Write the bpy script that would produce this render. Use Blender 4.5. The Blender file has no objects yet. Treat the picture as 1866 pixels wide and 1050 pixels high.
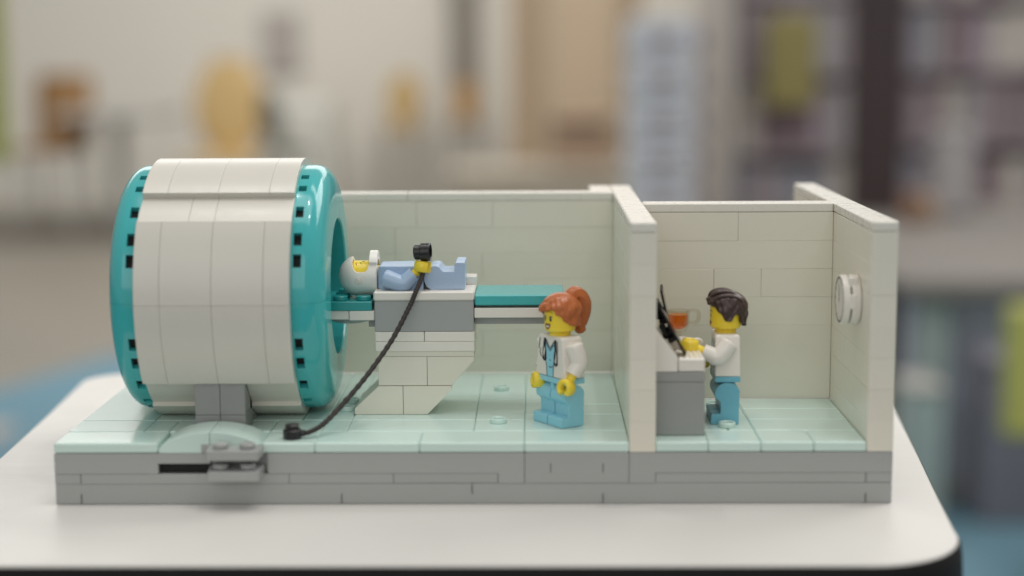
import bpy, bmesh, math, random
from mathutils import Vector, Matrix
random.seed(7)
U = 0.008                      # one toy stud in metres; all toy geometry below is given in studs
sc = bpy.context.scene
COL = sc.collection
PI = math.pi
rad = math.radians

# ------------------------------------------------------------------ camera
def make_camera():
    yaw, pit, roll, f = -0.01454, 0.13897, -0.00575, 3009.85
    F = Vector((math.sin(yaw)*math.cos(pit), math.cos(yaw)*math.cos(pit), -math.sin(pit)))
    R = Vector((math.cos(yaw), -math.sin(yaw), 0)); Up = R.cross(F)
    c, s = math.cos(roll), math.sin(roll)
    R, Up = c*R + s*Up, -s*R + c*Up
    cd = bpy.data.cameras.new('camera'); co = bpy.data.objects.new('camera', cd); COL.objects.link(co)
    M = Matrix((R, Up, -F)).transposed().to_4x4()
    M.translation = Vector((18.4604, -61.4371, 16.9389))*U
    co.matrix_world = M
    cd.sensor_width = 36; cd.lens = 36*f/1866
    cd.clip_start = 0.02; cd.clip_end = 200
    cd.dof.use_dof = True
    cd.dof.focus_distance = 68.3*U
    cd.dof.aperture_fstop = 4.35
    cd.dof.aperture_blades = 0
    sc.camera = co
make_camera()

# ------------------------------------------------------------------ light
w = bpy.data.worlds.new('World'); sc.world = w; w.use_nodes = True
bg = w.node_tree.nodes['Background']
bg.inputs[0].default_value = (1.0, 0.985, 0.945, 1); bg.inputs[1].default_value = 0.40

def area(name, loc, rot, sx, sy, power, col):
    ld = bpy.data.lights.new(name, 'AREA'); ld.shape = 'RECTANGLE'; ld.size = sx; ld.size_y = sy
    ld.energy = power; ld.color = col
    o = bpy.data.objects.new(name, ld); COL.objects.link(o); o.location = loc; o.rotation_euler = rot
    return o
area('overhead_light', (0.32, -0.15, 1.9), (rad(-4), 0, 0), 1.5, 1.1, 10, (1.0, 0.98, 0.95))
area('overhead_light', (0.9, 0.9, 1.9), (0, rad(12), 0), 1.2, 0.3, 4, (1.0, 0.98, 0.94))
area('overhead_light', (2.4, 2.0, 1.9), (0, 0, 0), 2.0, 2.4, 62, (1.0, 0.98, 0.95))  # added fill over the right side, brightens carpet and furniture there
for (lx, ly, lp) in ((-0.25, 0.40, 2.0), (0.40, 0.10, 2.4), (0.85, -0.35, 2.4)):
    o_ = area('ceiling_spot', (lx, ly, 1.95), (0, 0, 0), 0.03, 0.03, lp, (1.0, 0.97, 0.93)); o_.data.shape = 'DISK'
area('front_fill_light', (-0.4, -2.6, 1.1), (rad(68), 0, rad(-9)), 2.6, 1.6, 13.5, (1.0, 0.98, 0.95))  # unseen fill added behind the camera to lift upright faces
area('overhead_light', (-0.5, 6.0, 1.9), (0, 0, 0), 5.0, 5.0, 150, (1.0, 0.975, 0.94))

sc.view_settings.view_transform = 'Standard'
sc.view_settings.look = 'None'
sc.view_settings.exposure = 0.07
sc.view_settings.gamma = 1.0
sc.cycles.use_denoising = True
sc.cycles.max_bounces = 8
sc.cycles.caustics_reflective = False
sc.cycles.caustics_refractive = False

# ------------------------------------------------------------------ materials
def plastic(name, col, rough=0.3, var=0.03, bump=0.0, spec=0.5, sss=0.0, mott=0.02, mscale=60.0):
    m = bpy.data.materials.new(name); m.use_nodes = True
    nt = m.node_tree; b = nt.nodes['Principled BSDF']
    b.inputs['Specular IOR Level'].default_value = spec
    geo = nt.nodes.new('ShaderNodeNewGeometry')
    tc = nt.nodes.new('ShaderNodeTexCoord')
    nz = nt.nodes.new('ShaderNodeTexNoise'); nz.inputs['Scale'].default_value = mscale; nz.inputs['Detail'].default_value = 4
    nt.links.new(tc.outputs['Object'], nz.inputs['Vector'])
    mr = nt.nodes.new('ShaderNodeMapRange'); mr.inputs[3].default_value = 1-var; mr.inputs[4].default_value = 1+var
    nt.links.new(geo.outputs['Random Per Island'], mr.inputs[0])
    mr2 = nt.nodes.new('ShaderNodeMapRange'); mr2.inputs[3].default_value = 1-mott; mr2.inputs[4].default_value = 1+mott
    nt.links.new(nz.outputs[0], mr2.inputs[0])
    mu = nt.nodes.new('ShaderNodeMath'); mu.operation = 'MULTIPLY'
    nt.links.new(mr.outputs[0], mu.inputs[0]); nt.links.new(mr2.outputs[0], mu.inputs[1])
    vm = nt.nodes.new('ShaderNodeVectorMath'); vm.operation = 'SCALE'; vm.inputs[0].default_value = col[:3]
    nt.links.new(mu.outputs[0], vm.inputs['Scale'])
    nt.links.new(vm.outputs[0], b.inputs['Base Color'])
    # faint handling marks: roughness wanders a little
    n2 = nt.nodes.new('ShaderNodeTexNoise'); n2.inputs['Scale'].default_value = mscale*4; n2.inputs['Detail'].default_value = 6
    nt.links.new(tc.outputs['Object'], n2.inputs['Vector'])
    mr3 = nt.nodes.new('ShaderNodeMapRange'); mr3.inputs[1].default_value = 0.3; mr3.inputs[2].default_value = 0.7
    mr3.inputs[3].default_value = rough*0.93; mr3.inputs[4].default_value = rough*1.08
    nt.links.new(n2.outputs[0], mr3.inputs[0]); nt.links.new(mr3.outputs[0], b.inputs['Roughness'])
    if bump:
        bp = nt.nodes.new('ShaderNodeBump'); bp.inputs['Strength'].default_value = bump; bp.inputs['Distance'].default_value = 0.0002
        nt.links.new(n2.outputs[0], bp.inputs['Height']); nt.links.new(bp.outputs[0], b.inputs['Normal'])
    if sss:
        b.inputs['Subsurface Weight'].default_value = sss; b.inputs['Subsurface Scale'].default_value = 0.001
        b.inputs['Subsurface Radius'].default_value = (1, .7, .4)
    return m
def glass(name, col, rough=0.02, ior=1.45):
    m = bpy.data.materials.new(name); m.use_nodes = True
    b = m.node_tree.nodes['Principled BSDF']
    b.inputs['Base Color'].default_value = (*col, 1); b.inputs['Roughness'].default_value = rough
    b.inputs['Transmission Weight'].default_value = 1; b.inputs['IOR'].default_value = ior
    return m

WHITE = plastic('white_plastic', (0.74, 0.71, 0.64), 0.28, 0.02)
SHELLW = plastic('scanner_white_plastic', (0.66, 0.635, 0.57), 0.3, 0.012)
WHITE2 = plastic('bright_white_plastic', (0.78, 0.74, 0.68), 0.25, 0.015)
HELM = plastic('helmet_white_plastic', (0.88, 0.84, 0.79), 0.35, 0.0)
CREAM = plastic('wall_plastic', (0.755, 0.72, 0.62), 0.22, 0.02)
AQUA = plastic('aqua_plastic', (0.61, 0.77, 0.715), 0.2, 0.015)
TEAL = plastic('teal_plastic', (0.05, 0.43, 0.44), 0.13, 0.01, spec=0.6)
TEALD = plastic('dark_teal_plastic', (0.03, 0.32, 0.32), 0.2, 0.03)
GREY = plastic('grey_plastic', (0.36, 0.37, 0.365), 0.3, 0.02)
GREYD = plastic('mid_grey_plastic', (0.305, 0.312, 0.305), 0.35, 0.03)
BLACK = plastic('black_plastic', (0.012, 0.011, 0.012), 0.3, 0.0)
DARK = plastic('joint_slot_shade', (0.01, 0.01, 0.01), 0.8, 0.0)  # near-black for joints, and for shade painted inside the slots
YELLOW = plastic('yellow_plastic', (0.90, 0.68, 0.05), 0.28, 0.0, sss=0.05)
AZURE = plastic('azure_plastic', (0.28, 0.62, 0.75), 0.3, 0.02)
AZURE_D = plastic('deep_azure_plastic', (0.16, 0.46, 0.58), 0.3, 0.02)
LBLUE = plastic('light_blue_plastic', (0.38, 0.50, 0.68), 0.3, 0.02)
HAIR_O = plastic('orange_hair_plastic', (0.47, 0.13, 0.035), 0.33, 0.0, bump=0.1)
HAIR_B = plastic('brown_hair_plastic', (0.050, 0.027, 0.022), 0.32, 0.0, bump=0.1)
INK = plastic('ink', (0.02, 0.02, 0.03), 0.5, 0.0)
LIP = plastic('lip_ink', (0.20, 0.03, 0.02), 0.5, 0.0)
FRECKLE = plastic('freckle_ink', (0.35, 0.05, 0.01), 0.5, 0.0)
ORINK = plastic('brow_ink', (0.20, 0.07, 0.01), 0.5, 0.0)
TEA = glass('tea_plastic', (1.0, 0.36, 0.05), 0.05, 1.15)
TEA.node_tree.nodes['Principled BSDF'].inputs['Transmission Weight'].default_value = 0.97
CLEAR = glass('clear_plastic', (0.97, 0.97, 0.95), 0.03, 1.22)
MATT = plastic('matt_black_plastic', (0.012, 0.011, 0.012), 0.5, 0.0, spec=0.2)
CORDM = plastic('cord_fabric', (0.040, 0.030, 0.028), 0.7, 0.0)
def thin_clear(name, col, diff, mixv):
    m = bpy.data.materials.new(name); m.use_nodes = True; nt = m.node_tree
    for n in list(nt.nodes): nt.nodes.remove(n)
    out = nt.nodes.new('ShaderNodeOutputMaterial'); tr = nt.nodes.new('ShaderNodeBsdfTransparent'); tr.inputs[0].default_value = (*col, 1)
    gl = nt.nodes.new('ShaderNodeBsdfGlossy'); gl.inputs['Roughness'].default_value = 0.04
    fr = nt.nodes.new('ShaderNodeLayerWeight'); fr.inputs[0].default_value = 0.12
    m1 = nt.nodes.new('ShaderNodeMixShader'); nt.links.new(fr.outputs[1], m1.inputs[0]); nt.links.new(gl.outputs[0], m1.inputs[2])
    src = tr.outputs[0]
    if diff:
        tl = nt.nodes.new('ShaderNodeBsdfTranslucent'); tl.inputs[0].default_value = (*diff, 1)
        df = nt.nodes.new('ShaderNodeBsdfDiffuse'); df.inputs[0].default_value = (*diff, 1)
        m3 = nt.nodes.new('ShaderNodeMixShader'); m3.inputs[0].default_value = 0.5; nt.links.new(tl.outputs[0], m3.inputs[1]); nt.links.new(df.outputs[0], m3.inputs[2])
        m2 = nt.nodes.new('ShaderNodeMixShader'); m2.inputs[0].default_value = mixv; nt.links.new(tr.outputs[0], m2.inputs[1]); nt.links.new(m3.outputs[0], m2.inputs[2]); src = m2.outputs[0]
    nt.links.new(src, m1.inputs[1]); nt.links.new(m1.outputs[0], out.inputs[0]); return m
TEA = thin_clear('tea_liquid', (1.0, 0.45, 0.08), (1.0, 0.42, 0.06), 0.6)
CLEAR = thin_clear('clear_cup_plastic', (0.94, 0.92, 0.88), None, 0)
SCREEN = plastic('screen_glass', (0.01, 0.01, 0.012), 0.08, 0.0)

# ------------------------------------------------------------------ helpers
def tag(o, label=None, cat=None, group=None, kind=None):
    if label: o['label'] = label
    if cat: o['category'] = cat
    if group: o['group'] = group
    if kind: o['kind'] = kind
    return o
def empty(name, loc=(0, 0, 0), rz=0.0, unit=U):
    o = bpy.data.objects.new(name, None); COL.objects.link(o)
    o.location = Vector(loc)*unit; o.rotation_euler = (0, 0, rz); o.empty_display_size = 0.01
    return o
def obj(name, bm, mat, parent=None, unit=U, bevel=0.0, seg=2, sharp=35, solid=0.0, flat=False):
    me = bpy.data.meshes.new(name)
    if unit != 1: bmesh.ops.scale(bm, vec=(unit,)*3, verts=bm.verts)
    bmesh.ops.recalc_face_normals(bm, faces=bm.faces)
    bm.to_mesh(me); bm.free()
    mats = mat if isinstance(mat, (list, tuple)) else [mat]
    for m in mats: me.materials.append(m)
    if not flat:
        me.polygons.foreach_set('use_smooth', [True]*len(me.polygons))
        me.set_sharp_from_angle(angle=rad(sharp))
    o = bpy.data.objects.new(name, me); COL.objects.link(o)
    if parent: o.parent = parent
    if solid:
        s = o.modifiers.new('solid', 'SOLIDIFY'); s.thickness = solid*unit; s.offset = -1
    if bevel:
        b = o.modifiers.new('bevel', 'BEVEL'); b.width = bevel*unit; b.segments = seg; b.limit_method = 'ANGLE'; b.angle_limit = rad(30)
        b.harden_normals = True
    return o
def B(): return bmesh.new()

JIT = [0.0]; JR = random.Random(5)      # hand-built looseness of the bricks
def box(bm, x0, x1, y0, y1, z0, z1, c=0.03, M=None):
    """box with chamfered edges, each one an island of its own"""
    lo = (x0, y0, z0); hi = (x1, y1, z1)
    c = min(c, *(0.45*(hi[i]-lo[i]) for i in range(3)))
    if JIT[0]:
        j = JIT[0]; mid = Vector(((x0+x1)/2, (y0+y1)/2, (z0+z1)/2))
        ext = max(x1-x0, y1-y0, 2.0)
        Rj = Matrix.Rotation(JR.uniform(-j, j)/ext, 4, 'X') @ Matrix.Rotation(JR.uniform(-j, j)/ext, 4, 'Y') @ Matrix.Rotation(JR.uniform(-j, j)/ext*0.6, 4, 'Z')
        Mj = Matrix.Translation(mid+Vector((0, JR.uniform(-j, j)*0.5, 0))) @ Rj @ Matrix.Translation(-mid)
        M = (M @ Mj) if M else Mj
    V = {}
    for sx in (0, 1):
        for sy in (0, 1):
            for sz in (0, 1):
                s = (sx, sy, sz)
                for a in range(3):
                    p = []
                    for k in range(3):
                        v = hi[k] if s[k] else lo[k]
                        if k != a: v += -c if s[k] else c
                        p.append(v)
                    v = Vector(p)
                    if M: v = M @ v
                    V[s, a] = bm.verts.new(v)
    f = bm.faces.new
    for a in range(3):
        b1, b2 = (a+1) % 3, (a+2) % 3
        for s in (0, 1):
            q = []
            for (u, v) in ((0, 0), (1, 0), (1, 1), (0, 1)):
                k = [0, 0, 0]; k[a] = s; k[b1] = u; k[b2] = v; q.append(V[tuple(k), a])
            f(q)
        for u in (0, 1):
            for v in (0, 1):
                k0 = [0, 0, 0]; k1 = [0, 0, 0]; k0[a] = 0; k1[a] = 1
                k0[b1] = k1[b1] = u; k0[b2] = k1[b2] = v
                k0 = tuple(k0); k1 = tuple(k1)
                f([V[k0, b1], V[k0, b2], V[k1, b2], V[k1, b1]])
    for sx in (0, 1):
        for sy in (0, 1):
            for sz in (0, 1):
                s = (sx, sy, sz); f([V[s, 0], V[s, 1], V[s, 2]])

def lathe(bm, prof, seg=48, M=None, closed=True, a0=0.0, a1=2*PI):
    """prof: (r, h) along local z"""
    full = abs(a1-a0-2*PI) < 1e-6
    n = seg if full else seg+1
    rings = []
    for r, h in prof:
        if r < 1e-6:
            v = Vector((0, 0, h)); rings.append([bm.verts.new(M @ v if M else v)]); continue
        ring = []
        for i in range(n):
            a = a0+(a1-a0)*i/seg
            v = Vector((r*math.cos(a), r*math.sin(a), h)); ring.append(bm.verts.new(M @ v if M else v))
        rings.append(ring)
    for A, C in zip(rings, rings[1:]):
        m = n if full else n-1
        for i in range(m):
            j = (i+1) % n
            if len(A) == 1 and len(C) == 1: continue
            if len(A) == 1: bm.faces.new((A[0], C[i], C[j]))
            elif len(C) == 1: bm.faces.new((A[i], C[0], A[j]))
            else: bm.faces.new((A[i], C[i], C[j], A[j]))
def cyl(bm, c, axis, r, h, seg=32, ch=0.03):
    """capped cylinder from c along axis ('x','y','z' or Vector)"""
    ax = {'x': Vector((1, 0, 0)), 'y': Vector((0, 1, 0)), 'z': Vector((0, 0, 1))}.get(axis, axis) if isinstance(axis, str) else axis.normalized()
    q = Vector((0, 0, 1)).rotation_difference(ax).to_matrix().to_4x4()
    M = Matrix.Translation(Vector(c)) @ q
    lathe(bm, [(0, 0), (r-ch, 0), (r, ch), (r, h-ch), (r-ch, h), (0, h)], seg, M)
def ringtube(bm, c, axis, ro, ri, h, seg=32, a0=0.0, a1=2*PI, up=None, ch=0.03):
    ax = Vector(axis).normalized()
    if up is None: q = Vector((0, 0, 1)).rotation_difference(ax).to_matrix().to_4x4()
    else:
        xx = Vector(up).normalized(); xx = (xx-ax*xx.dot(ax)).normalized(); yy = ax.cross(xx)
        q = Matrix((xx, yy, ax)).transposed().to_4x4()
    M = Matrix.Translation(Vector(c)) @ q
    prof = [(ri, -h/2+ch), (ri+ch, -h/2), (ro-ch, -h/2), (ro, -h/2+ch), (ro, h/2-ch), (ro-ch, h/2), (ri+ch, h/2), (ri, h/2-ch), (ri, -h/2+ch)]
    lathe(bm, prof, seg, M, a0=a0, a1=a1)
    bmesh.ops.remove_doubles(bm, verts=bm.verts, dist=1e-5)
    if abs(a1-a0-2*PI) > 1e-6:
        ed = [e for e in bm.edges if e.is_boundary]
        try: bmesh.ops.holes_fill(bm, edges=ed, sides=20)
        except Exception: pass
def catmull(pts, n=8):
    P = [Vector(p) for p in pts]; P = [2*P[0]-P[1]]+P+[2*P[-1]-P[-2]]; out = []
    for i in range(1, len(P)-2):
        for k in range(n):
            t = k/n; a, b, c, d = P[i-1], P[i], P[i+1], P[i+2]
            out.append(0.5*((2*b)+(c-a)*t+(2*a-5*b+4*c-d)*t*t+(-a+3*b-3*c+d)*t**3))
    out.append(P[-2]); return out
def lerpl(L, t):
    x = t*(len(L)-1); i = min(int(x), len(L)-2); f = x-i
    return L[i]*(1-f)+L[i+1]*f
def tube(bm, pts, radii, seg=20, ell=1.0, cap=True, side=(1, 0, 0), mod=None, round_ends=(False, False)):
    n = len(pts); pts = [Vector(p) for p in pts]; rings = []
    s0 = Vector(side)
    for i, p in enumerate(pts):
        d = (pts[min(i+1, n-1)]-pts[max(i-1, 0)]).normalized()
        s = (s0-d*s0.dot(d)).normalized(); s0 = s; u = d.cross(s)
        r = lerpl(radii, i/(n-1)) if isinstance(radii, (list, tuple)) else radii
        if round_ends[0] and i < 4: r *= (0.35, 0.72, 0.9, 0.98)[i]
        if round_ends[1] and n-1-i < 4: r *= (0.35, 0.72, 0.9, 0.98)[n-1-i]
        ring = []
        for k in range(seg):
            a = 2*PI*k/seg; rr = r*(mod(i/(n-1), a) if mod else 1)
            ring.append(bm.verts.new(p+s*math.cos(a)*rr+u*math.sin(a)*rr*ell))
        rings.append(ring)
    for A, C in zip(rings, rings[1:]):
        for k in range(seg):
            j = (k+1) % seg; bm.faces.new((A[k], A[j], C[j], C[k]))
    if cap: bm.faces.new(rings[0]); bm.faces.new(rings[-1])
def prism(bm, poly, y0, y1, plane='xz'):
    """extrude a polygon given in a plane along the remaining axis"""
    def mk(p, t):
        if plane == 'xz': return Vector((p[0], t, p[1]))
        if plane == 'yz': return Vector((t, p[0], p[1]))
        return Vector((p[0], p[1], t))
    A = [bm.verts.new(mk(p, y0)) for p in poly]; C = [bm.verts.new(mk(p, y1)) for p in poly]
    bm.faces.new(A); bm.faces.new(C)
    for i in range(len(poly)):
        j = (i+1) % len(poly); bm.faces.new((A[i], A[j], C[j], C[i]))
def strip(bm, pts, wd, fn):
    """a printed line: 2d polyline of width wd laid on a surface by fn(u,v)"""
    P = [Vector(p) for p in pts]; prev = None
    for i, p in enumerate(P):
        d = (P[min(i+1, len(P)-1)]-P[max(i-1, 0)]).normalized(); nn = Vector((-d.y, d.x))*wd/2
        a, b = bm.verts.new(fn(*(p+nn))), bm.verts.new(fn(*(p-nn)))
        if prev: bm.faces.new((prev[0], prev[1], b, a))
        prev = (a, b)
def patch(bm, pts, fn, rings=3):
    """a printed filled star-shaped patch laid on a surface"""
    P = [Vector(p) for p in pts]; c = sum(P, Vector((0, 0)))/len(P)
    last = None; cv = bm.verts.new(fn(*c))
    for k in range(1, rings+1):
        r = [bm.verts.new(fn(*(c+(p-c)*k/rings))) for p in P]
        for i in range(len(P)):
            j = (i+1) % len(P)
            if last is None: bm.faces.new((cv, r[i], r[j]))
            else: bm.faces.new((last[i], r[i], r[j], last[j]))
        last = r
def ellipse(cx, cy, rx, ry, n=20, rot=0.0):
    o = []
    for i in range(n):
        a = 2*PI*i/n; x, y = rx*math.cos(a), ry*math.sin(a)
        o.append((cx+x*math.cos(rot)-y*math.sin(rot), cy+x*math.sin(rot)+y*math.cos(rot)))
    return o
def to_matrix(o, M): o.matrix_world = M

G = 0.007      # half a seam between bricks

# ------------------------------------------------------------------ the floor far below and the table
FZ = -0.75
def sheet(name, pts, z, mat, kind='structure'):
    bm = B(); bm.faces.new([bm.verts.new((x, y, z)) for x, y in pts])
    return tag(obj(name, bm, mat, unit=1, flat=True), kind=kind)
FLOOR = plastic('beige_floor', (0.20, 0.18, 0.147), 0.45, 0, mott=0.12, mscale=1.2)
CARPET = plastic('blue_carpet', (0.14, 0.25, 0.315), 0.9, 0, mott=0.1, mscale=3, spec=0.1)
sheet('floor', [(-30, -4), (30, -4), (30, 14), (-30, 14)], FZ, FLOOR)
sheet('carpet', [(-6, -3), (5, -3), (5, 6.2), (1.55, 3.45), (0.97, 2.72), (0.6, 2.3), (0.2, 3.2), (-1.12, 4.4), (-1.6, 3.0), (-4, 1.0), (-6, 0.5)], FZ+0.004, CARPET)

TABLE_TOP = plastic('white_laminate', (0.67, 0.655, 0.625), 0.38, 0, mott=0.03, mscale=9, spec=0.3)
def scuff(m, amt):
    nt = m.node_tree; b_ = nt.nodes['Principled BSDF']
    tc = nt.nodes.new('ShaderNodeTexCoord'); mp = nt.nodes.new('ShaderNodeMapping'); mp.inputs['Scale'].default_value = (6, 60, 6); mp.inputs['Rotation'].default_value = (0, 0, 0.5)
    n = nt.nodes.new('ShaderNodeTexNoise'); n.inputs['Scale'].default_value = 9; n.inputs['Detail'].default_value = 8; n.inputs['Roughness'].default_value = 0.7
    nt.links.new(tc.outputs['Object'], mp.inputs[0]); nt.links.new(mp.outputs[0], n.inputs['Vector'])
    n2 = nt.nodes.new('ShaderNodeTexNoise'); n2.inputs['Scale'].default_value = 14; n2.inputs['Detail'].default_value = 5
    nt.links.new(tc.outputs['Object'], n2.inputs['Vector'])
    mx = nt.nodes.new('ShaderNodeMath'); mx.operation = 'MULTIPLY'; nt.links.new(n.outputs[0], mx.inputs[0]); nt.links.new(n2.outputs[0], mx.inputs[1])
    mr = nt.nodes.new('ShaderNodeMapRange'); mr.inputs[1].default_value = 0.12; mr.inputs[2].default_value = 0.4; mr.inputs[3].default_value = 0.28; mr.inputs[4].default_value = 0.28+amt
    nt.links.new(mx.outputs[0], mr.inputs[0])
    for l in list(b_.inputs['Roughness'].links): nt.links.remove(l)
    nt.links.new(mr.outputs[0], b_.inputs['Roughness'])
scuff(TABLE_TOP, 0.25)
TABLE_EDGE = plastic('black_edging', (0.012, 0.011, 0.011), 0.6, 0, spec=0.15)
def table_outline():
    P = []
    def arc(cx, cy, rx, ry, a0, a1, n=14):
        for i in range(n+1):
            a = rad(a0+(a1-a0)*i/n); P.append((cx+rx*math.cos(a), cy+ry*math.sin(a)))
    arc(29.8, -3.6, 3.75, 4.15, -90, 0)
    P.append((34.0, 0.6)); P.append((34.8, 7.5)); P.append((35.8, 16.7)); 
    arc(34.0, 24.6, 2.4, 2.4, 5, 90)
    arc(-3.2, 24.4, 2.5, 2.4, 90, 180)
    P.append((-5.1, 15.7)); P.append((-4.67, 7.8))
    arc(-0.5, -3.6, 3.8, 4.1, 180, 270)
    return P
def inset(P, d):
    n = len(P); out = []
    for i in range(n):
        a, b, c = Vector(P[i-1]), Vector(P[i]), Vector(P[(i+1) % n])
        t = ((b-a).normalized()+(c-b).normalized()).normalized(); nn = Vector((-t.y, t.x)); out.append(tuple(b+nn*d))
    return out
P = table_outline()
tb = tag(empty('display_table', (15, 8, -0.75/U)), 'white laminate table with rounded corners and thick black edge', 'table')
inv_t = Vector((-15, -8, 0.75/U))
def loft(bm, loops, cap0=True, cap1=True, off=Vector((0, 0, 0))):
    R = [[bm.verts.new(Vector((x, y, z))+off) for x, y in L] for L, z in loops]
    n = len(R[0])
    for A, C in zip(R, R[1:]):
        for i in range(n): bm.faces.new((A[i], A[(i+1) % n], C[(i+1) % n], C[i]))
    if cap0: bm.faces.new(R[0])
    if cap1: bm.faces.new(R[-1])
bm = B()
loft(bm, [(inset(P, 0.2), -1.2), (inset(P, 0.06), -1.2), (inset(P, 0.06), -0.06), (inset(P, 0.12), 0.0)], off=inv_t)
obj('tabletop', bm, TABLE_TOP, tb)
bm = B()
loops = []
for k in range(9):
    a = -PI/2+PI*k/8
    loops.append((inset(P, 0.05-0.20*math.cos(a)**0.8 if math.cos(a) > 1e-6 else 0.05), -2.0+1.93*math.sin(a)))
loft(bm, loops, cap1=False, off=inv_t)
obj('edge_band', bm, TABLE_EDGE, tb, sharp=80)
bm = B(); cyl(bm, (0, 0, 0.5), 'z', 4.0, 0.75/U-4.2, ch=0.1); obj('table_leg', bm, TABLE_EDGE, tb)
bm = B(); cyl(bm, (0, 0, 0), 'z', 26.0, 1.6, ch=0.5); obj('table_foot', bm, TABLE_EDGE, tb)

# ------------------------------------------------------------------ grey brick base with aqua tiled floor
BASE_Z = 0.01
base = tag(empty('model_base', (0, 0, BASE_Z)), 'long grey brick base with pale aqua tiled floor on the white table', 'toy base')
bm = B(); JIT[0] = 0.012
def brick(x0, x1, y0, y1, z0, z1, c=0.022): box(bm, x0+G, x1-G, y0+G, y1-G, z0+0.004, z1-0.004, c)
D = 16.0
# lower course 0..0.8
for (x0, x1, z0, z1) in [(0, 32, 0, .8)]:
    brick(x0, x1, 0, D, z0, z1)
# thin course 0.8..1.2
for (x0, x1) in [(0, 1), (1, 9), (9, 13), (13, 17)]: brick(x0, x1, 0, D, .8, 1.2)
brick(18, 22, 0, D, .8, 2.0)
brick(23, 31, 0, D, .8, 1.2); brick(31, 32, 0, D, .8, 1.2)
# upper course over the scanner side, with the slot
prism(bm, [(G, 1.204), (4-G, 1.204), (4-G, 1.6), (6-G, 1.6), (6-G, 1.996), (G, 1.996)], 0, D)
prism(bm, [(8.2, 1.204), (17+G, 1.204), (17+G, .804), (18-G, .804), (18-G, 1.996), (8.2, 1.996)], 0, D)
prism(bm, [(22+G, .804), (23-G, .804), (23-G, 1.204), (32-G, 1.204), (32-G, 1.996), (22+G, 1.996)], 0, D)
brick(4, 6, 1.1, D, 1.2, 1.6)
brick(6, 8.2, 0.25, D, 1.2, 2.0)
brick(5.65, 6.6, -0.0, 0.6, 2.0, 2.36, 0.02)
JIT[0] = 0.0; obj('brick_courses', bm, GREY, base)
bm = B(); box(bm, 0.3, 31.7, 0.9, D-0.3, 0.1, 1.9, 0)
box(bm, 4.02, 5.98, 0.25, 1.1, 1.21, 1.59, 0)
obj('slot_shade_core', bm, DARK, base, flat=True)  # near-black fill paints the shade in the open slot and behind seams
for x, za, zb in ((1, .02, .4), (11, .02, .4), (21, .02, .4), (31, .02, .4), (16, .4, .79), (19, 1.22, 1.58), (21, 1.22, 1.58)):          # joints that cut only part of a course
    b2 = B(); box(b2, x-0.012, x+0.012, -0.010, 0.05, za, zb, 0.0); obj('joint_line', b2, DARK, base, flat=True)

# aqua floor tiles
bm = B(); JIT[0] = 0.010
def tile(x0, x1, y0, y1, c=0.05, z0=2.0, z1=2.4): box(bm, x0+G, x1-G, y0+G, y1-G, z0+0.006, z1, c)
T = [(0, 4, 0, 2), (0, 3, 2, 4), (3, 4, 2, 4), (0, 3, 4, 14), (3, 5, 4, 8), (5, 7, 8.2, 14), (3, 5, 8, 14),
     (8, 10, 0, 2), (4, 6, 2, 4), (6, 7, 2, 4), (7, 8, 2, 4), (8, 10, 2, 4), (5, 9, 4, 8.2),
     (10, 14, 0, 2), (10, 11, 2, 4), (11, 16, 2, 4), (9, 10, 4, 14), (10, 11, 4, 14), (7, 9, 8.2, 14), (11, 16, 4, 9), (11, 16, 9, 14),
     (14, 18, 0, 2), (16, 18, 2, 4), (16, 18, 4, 8), (16, 18, 8, 14),
     (18, 22, 0, 2), (18, 22, 2, 5), (18, 22, 5, 7), (18, 22, 7, 14),
     (23, 25, 0, 2), (25, 27, 0, 2), (27, 29, 0, 2), (29, 31, 0, 2), (23, 26, 2, 8), (26, 27, 2, 8), (27, 31, 2, 4), (27, 31, 4, 6), (27, 31, 6, 8)]
for t in T: tile(*t)
# front nosing of the tiles has the larger round edge
JIT[0] = 0.0; obj('floor_tiles', bm, AQUA, base)
# open studs on the floor
for (x, y, z) in [(16.94, 3.45, 2.4), (16.94, 10.0, 2.4), (26.0, 2.62, 2.4), (25.9, 6.5, 2.4), (10.6, 5.9, 2.4), (10.6, 7.4, 2.4)]:
    b2 = B(); ringtube(b2, (x, y, z+0.095), (0, 0, 1), 0.34, 0.23, 0.2, 32)
    cyl(b2, (x, y, z), 'z', 0.2, 0.06, 24, 0.005)
    obj('floor_stud', b2, AQUA, base)
# curved slopes beside the slot
bm = B()
def archpoly(x0, x1, n=24):
    top = []
    for i in range(n+1):
        t = i/n; x = x0+(x1-x0)*t
        u = (x-4.0)/4.0
        z = 2.0+0.10+0.72*max(0, 1-(2*u-1)**2)**0.62
        top.append((x, z))
    return [(x0, 2.0)]+top+[(x1, 2.0)]
def cutpoly(x0, x1): return archpoly(x0, x1)
prism(bm, archpoly(4.02, 5.98), 0.02, 1.98); prism(bm, archpoly(6.0, 7.98), 0.02, 1.98)
obj('curved_slope', bm, AQUA, base, bevel=0.025, sharp=30)
# studded plates clipped to the front edge
for (zt, x0, x1) in [(2.32, 5.95, 8.05), (1.53, 5.98, 8.05)]:
    b2 = B()
    A = [(x0-0.02, 0.22), (x1+0.02, 0.22), (x1-0.06, -1.0), (x0+0.10, -1.0)]
    prism(b2, A, zt-0.38, zt, 'xy')
    o = obj('stud_plate', b2, GREY, base, bevel=0.035)
    b2 = B()
    for sx in (6.5, 7.52): cyl(b2, (sx, -0.48, zt), 'z', 0.3, 0.2, 28, 0.035)
    obj('studs', b2, GREY, o)

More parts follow.
